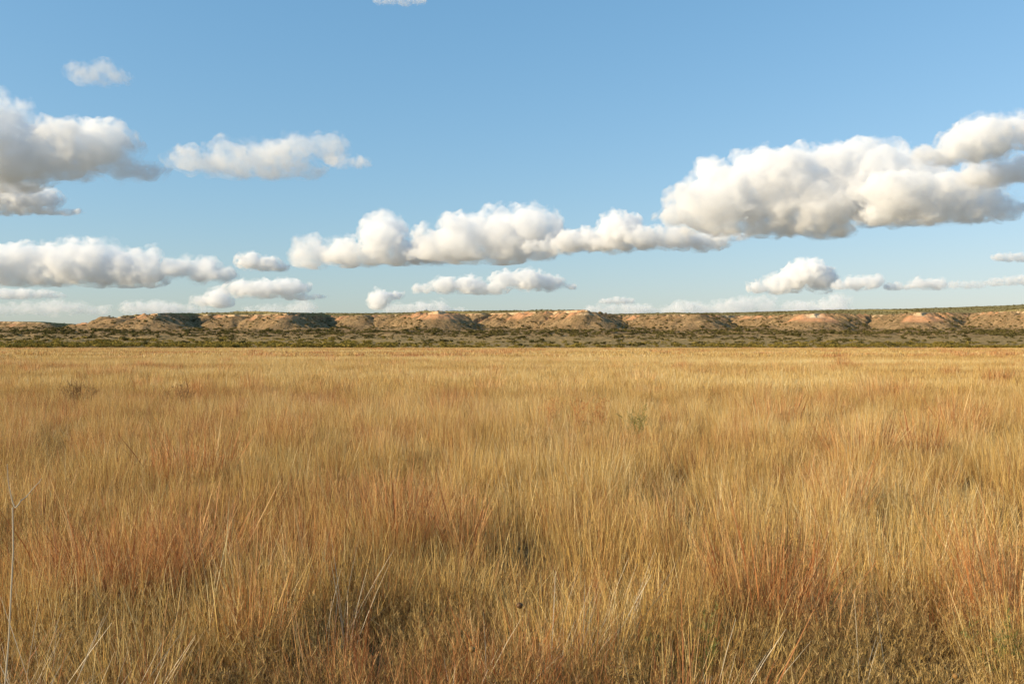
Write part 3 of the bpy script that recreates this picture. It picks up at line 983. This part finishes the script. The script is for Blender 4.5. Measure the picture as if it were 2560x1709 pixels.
for k, (px, D, h, rad, n, lab) in enumerate([
        (330, 6.0, .78, .55, 420, 'widest rust-red grass clump, in the left foreground'),
        (500, 6.3, .84, .30, 240, 'rust-red grass clump leaning beside the widest one, on its right'),
        (1000, 7.4, .82, .36, 300, 'rust-red grass clump left of centre with a dark gap beside it'),
        (1165, 7.2, .70, .16, 120, 'narrow rust-red grass clump by the dark gap left of centre'),
        (640, 5.0, .70, .14, 120, 'small bright orange grass clump in the lower left'),
        (1920, 5.6, .80, .40, 320, 'largest orange-red grass clump right of centre'),
        (2110, 8.6, .80, .22, 160, 'thin orange grass clump behind the largest orange-red one'),
        (2520, 5.4, .86, .26, 240, 'dark red grass clump at the right edge'),
        (2150, 12.5, .88, .45, 260, 'arching brown-red grass clump in the right middle distance'),
        (2310, 13.0, .84, .25, 150, 'small orange clump right of the arching brown-red one'),
        (2215, 26.0, 1.02, 1.0, 420, 'wide red-brown clump far out at the right'),
        (1940, 18.0, .92, .55, 260, 'tangled orange clump right of the green shrub'),
        (2390, 17.0, .92, .35, 160, 'bent rusty clump far right beyond the arching one'),
        (1110, 20.0, .92, .3, 140, 'lone rusty clump in the middle distance left of centre'),
        (480, 11.0, .82, .5, 260, 'pale rust clump in the left middle distance')]):
    data = clump('rust', 950 + k, rad, int(n * 1.2), h * 1.0, .0015 if D < 9 else .0026, ljit=.30)
    plant('rust_clump', data, RUST, gpos(px, D), lab, 'grass clump', 'rust-red grass clumps')


def twiggy(seed, h, wid, n_main, leafy, w):
    """dry branching weed"""
    r = np.random.default_rng(seed)
    parts = []
    for q in range(n_main):
        a = r.uniform(0, 6.28); ln = abs(r.normal(.1, .22))
        top = np.array([math.cos(a) * math.sin(ln) * h + r.normal(0, wid * .3), math.sin(a) * math.sin(ln) * h, h * r.uniform(.7, 1.05) * math.cos(ln)])
        c = curve(r.normal(0, .02, 3) * [1, 1, 0], top, r.normal(0, .03, 3), 6, int(r.integers(1e6)))
        parts.append(tube(c, w, w * .5, 3))
        for s_ in range(9):
            t = r.uniform(.35, 1.0); k = min(int(t * 5), 4); p0 = c[k] + (c[k + 1] - c[k]) * (t * 5 - k)
            d_ = r.normal(size=3); d_[2] = abs(d_[2]) * .7 + .25; d_ /= np.linalg.norm(d_)
            p1 = p0 + d_ * h * r.uniform(.10, .26)
            parts.append(tube(curve(p0, p1, (0, 0, -.01), 4, int(r.integers(1e6))), w * .6, w * .3, 3))
            m_ = leafy
            u = r.uniform(.2, 1, m_)
            bp = p0 + (p1 - p0) * u[:, None]
            v, f, _ = ribbons(bp, r.uniform(.010, .035, m_), np.full(m_, w * 1.5), np.abs(r.normal(.7, .5, m_)), r.uniform(0, 6.28, m_), r.normal(.2, .3, m_), 1, r, head=None)
            parts.append((v, f, np.repeat(r.uniform(.1, .9, m_), 4)))
    return merge(parts)


BROWN = straw_mat('dark_dry_weed', [(0, (.10, .050, .018)), (.5, (.25, .13, .045)), (1, (.42, .25, .09))])
GREEN = straw_mat('green_shrub_leaves', [(0, (.075, .095, .022)), (.5, (.17, .19, .045)), (1, (.33, .31, .075))], False)
for k, (px, D, h, wid, n, lf, mat, nm, lab, cat) in enumerate([
        (1597, 15.5, .92, .30, 14, 6, GREEN, 'green_shrub', 'only green shrub rising from the grass, right of centre', 'shrub'),
        (190, 24.0, .98, 1.1, 40, 6, BROWN, 'dark_tuft', 'dark brown tuft far out at the left, the wider of two', 'weed tuft'),
        (463, 24.0, .96, .34, 16, 6, BROWN, 'dark_tuft', 'narrow dark brown tuft far out, right of the wider one', 'weed tuft'),
        (1385, 17.0, 1.0, .30, 12, 7, RUST, 'dry_weed', 'twiggy rusty weed left of the green shrub, leftmost of three', 'dry weed'),
        (1450, 16.5, 1.02, .40, 14, 6, RUST, 'dry_weed', 'arching rusty weed in the middle of three by the green shrub', 'dry weed'),
        (1500, 17.5, 1.0, .30, 12, 6, RUST, 'dry_weed', 'rusty weed nearest the green shrub, on its left', 'dry weed'),
        (1958, 6.2, .80, .10, 4, 6, BROWN, 'dry_weed', 'dark broken weed head above the largest orange-red clump', 'dry weed'),
        (1765, 4.6, .55, .06, 4, 12, GREEN, 'green_sprig', 'small green sprig low in the grass right of the broad straw fan', 'sprig'),
        (2535, 4.6, .48, .25, 8, 10, GREEN, 'green_weed', 'dull green weed under the dark red clump at the right edge', 'weed'),
        (560, 3.9, .50, .2, 10, 16, WEED, 'leafy_weed', 'yellow-brown leafy weed at the bottom edge, left of centre', 'weed'),
        (1250, 3.8, .52, .2, 10, 16, WEED, 'leafy_weed', 'yellow-brown leafy weed at the bottom edge, in the middle', 'weed'),
        (1560, 3.9, .55, .25, 12, 16, WEED, 'leafy_weed', 'yellow-brown leafy weed at the bottom edge under the broad straw fan', 'weed'),
        (2330, 3.9, .52, .25, 12, 16, WEED, 'leafy_weed', 'yellow-brown leafy weed in the lower right corner', 'weed')]):
    plant(nm, twiggy(980 + k, h, wid, n, lf, .0022 if D < 9 else .0042), mat, gpos(px, D), lab, cat)

# seed heads on long stems
HEADM = straw_mat('seed_head_brown', [(0, (.045, .022, .010)), (1, (.20, .10, .035))], False, 0, .2)
HEADG = straw_mat('seed_head_ochre', [(0, (.16, .08, .025)), (1, (.34, .19, .055))], False, 0, .2)
for px, py, D, rad, mat, lab in ((1299, 1512, 3.5, .013, HEADM, 'round black-brown seed head on a thin stem, left of the broad straw fan'),
                                 (1180, 1621, 3.3, .012, HEADG, 'ochre seed head on a thin stem near the bottom edge'),
                                 (2388, 1688, 3.2, .011, HEADG, 'ochre seed head at the bottom edge near the right corner')):
    top = at(px, py, D)
    base_ = np.array(gpos(px - 20, D / DS))
    e = bpy.data.objects.new('seed_head_plant', None); coll.objects.link(e); e.location = base_
    tag(e, lab, 'seed head', 'dry seed heads in the foreground')
    v, f, t = tube(curve([0, 0, 0], top - base_, (.02, 0, 0), 8, int(px)), .0022, .0014)
    me = mesh_np('stem', v, f); vattr(me, 'tone', t); link('stem', me, WEED, e)
    rr_ = np.random.default_rng(int(px))
    iv, if_ = ico(3)
    q = iv * 7
    vv = iv * (rad * (1 + .35 * fbm(q[:, 0], q[:, 1], q[:, 2], 2, seed=5)))[:, None] * np.array([1, 1, .85]) + (top - base_)
    me = mesh_np('head', vv, if_, True); vattr(me, 'tone', rr_.uniform(0, 1, len(vv))); link('head', me, mat, e)
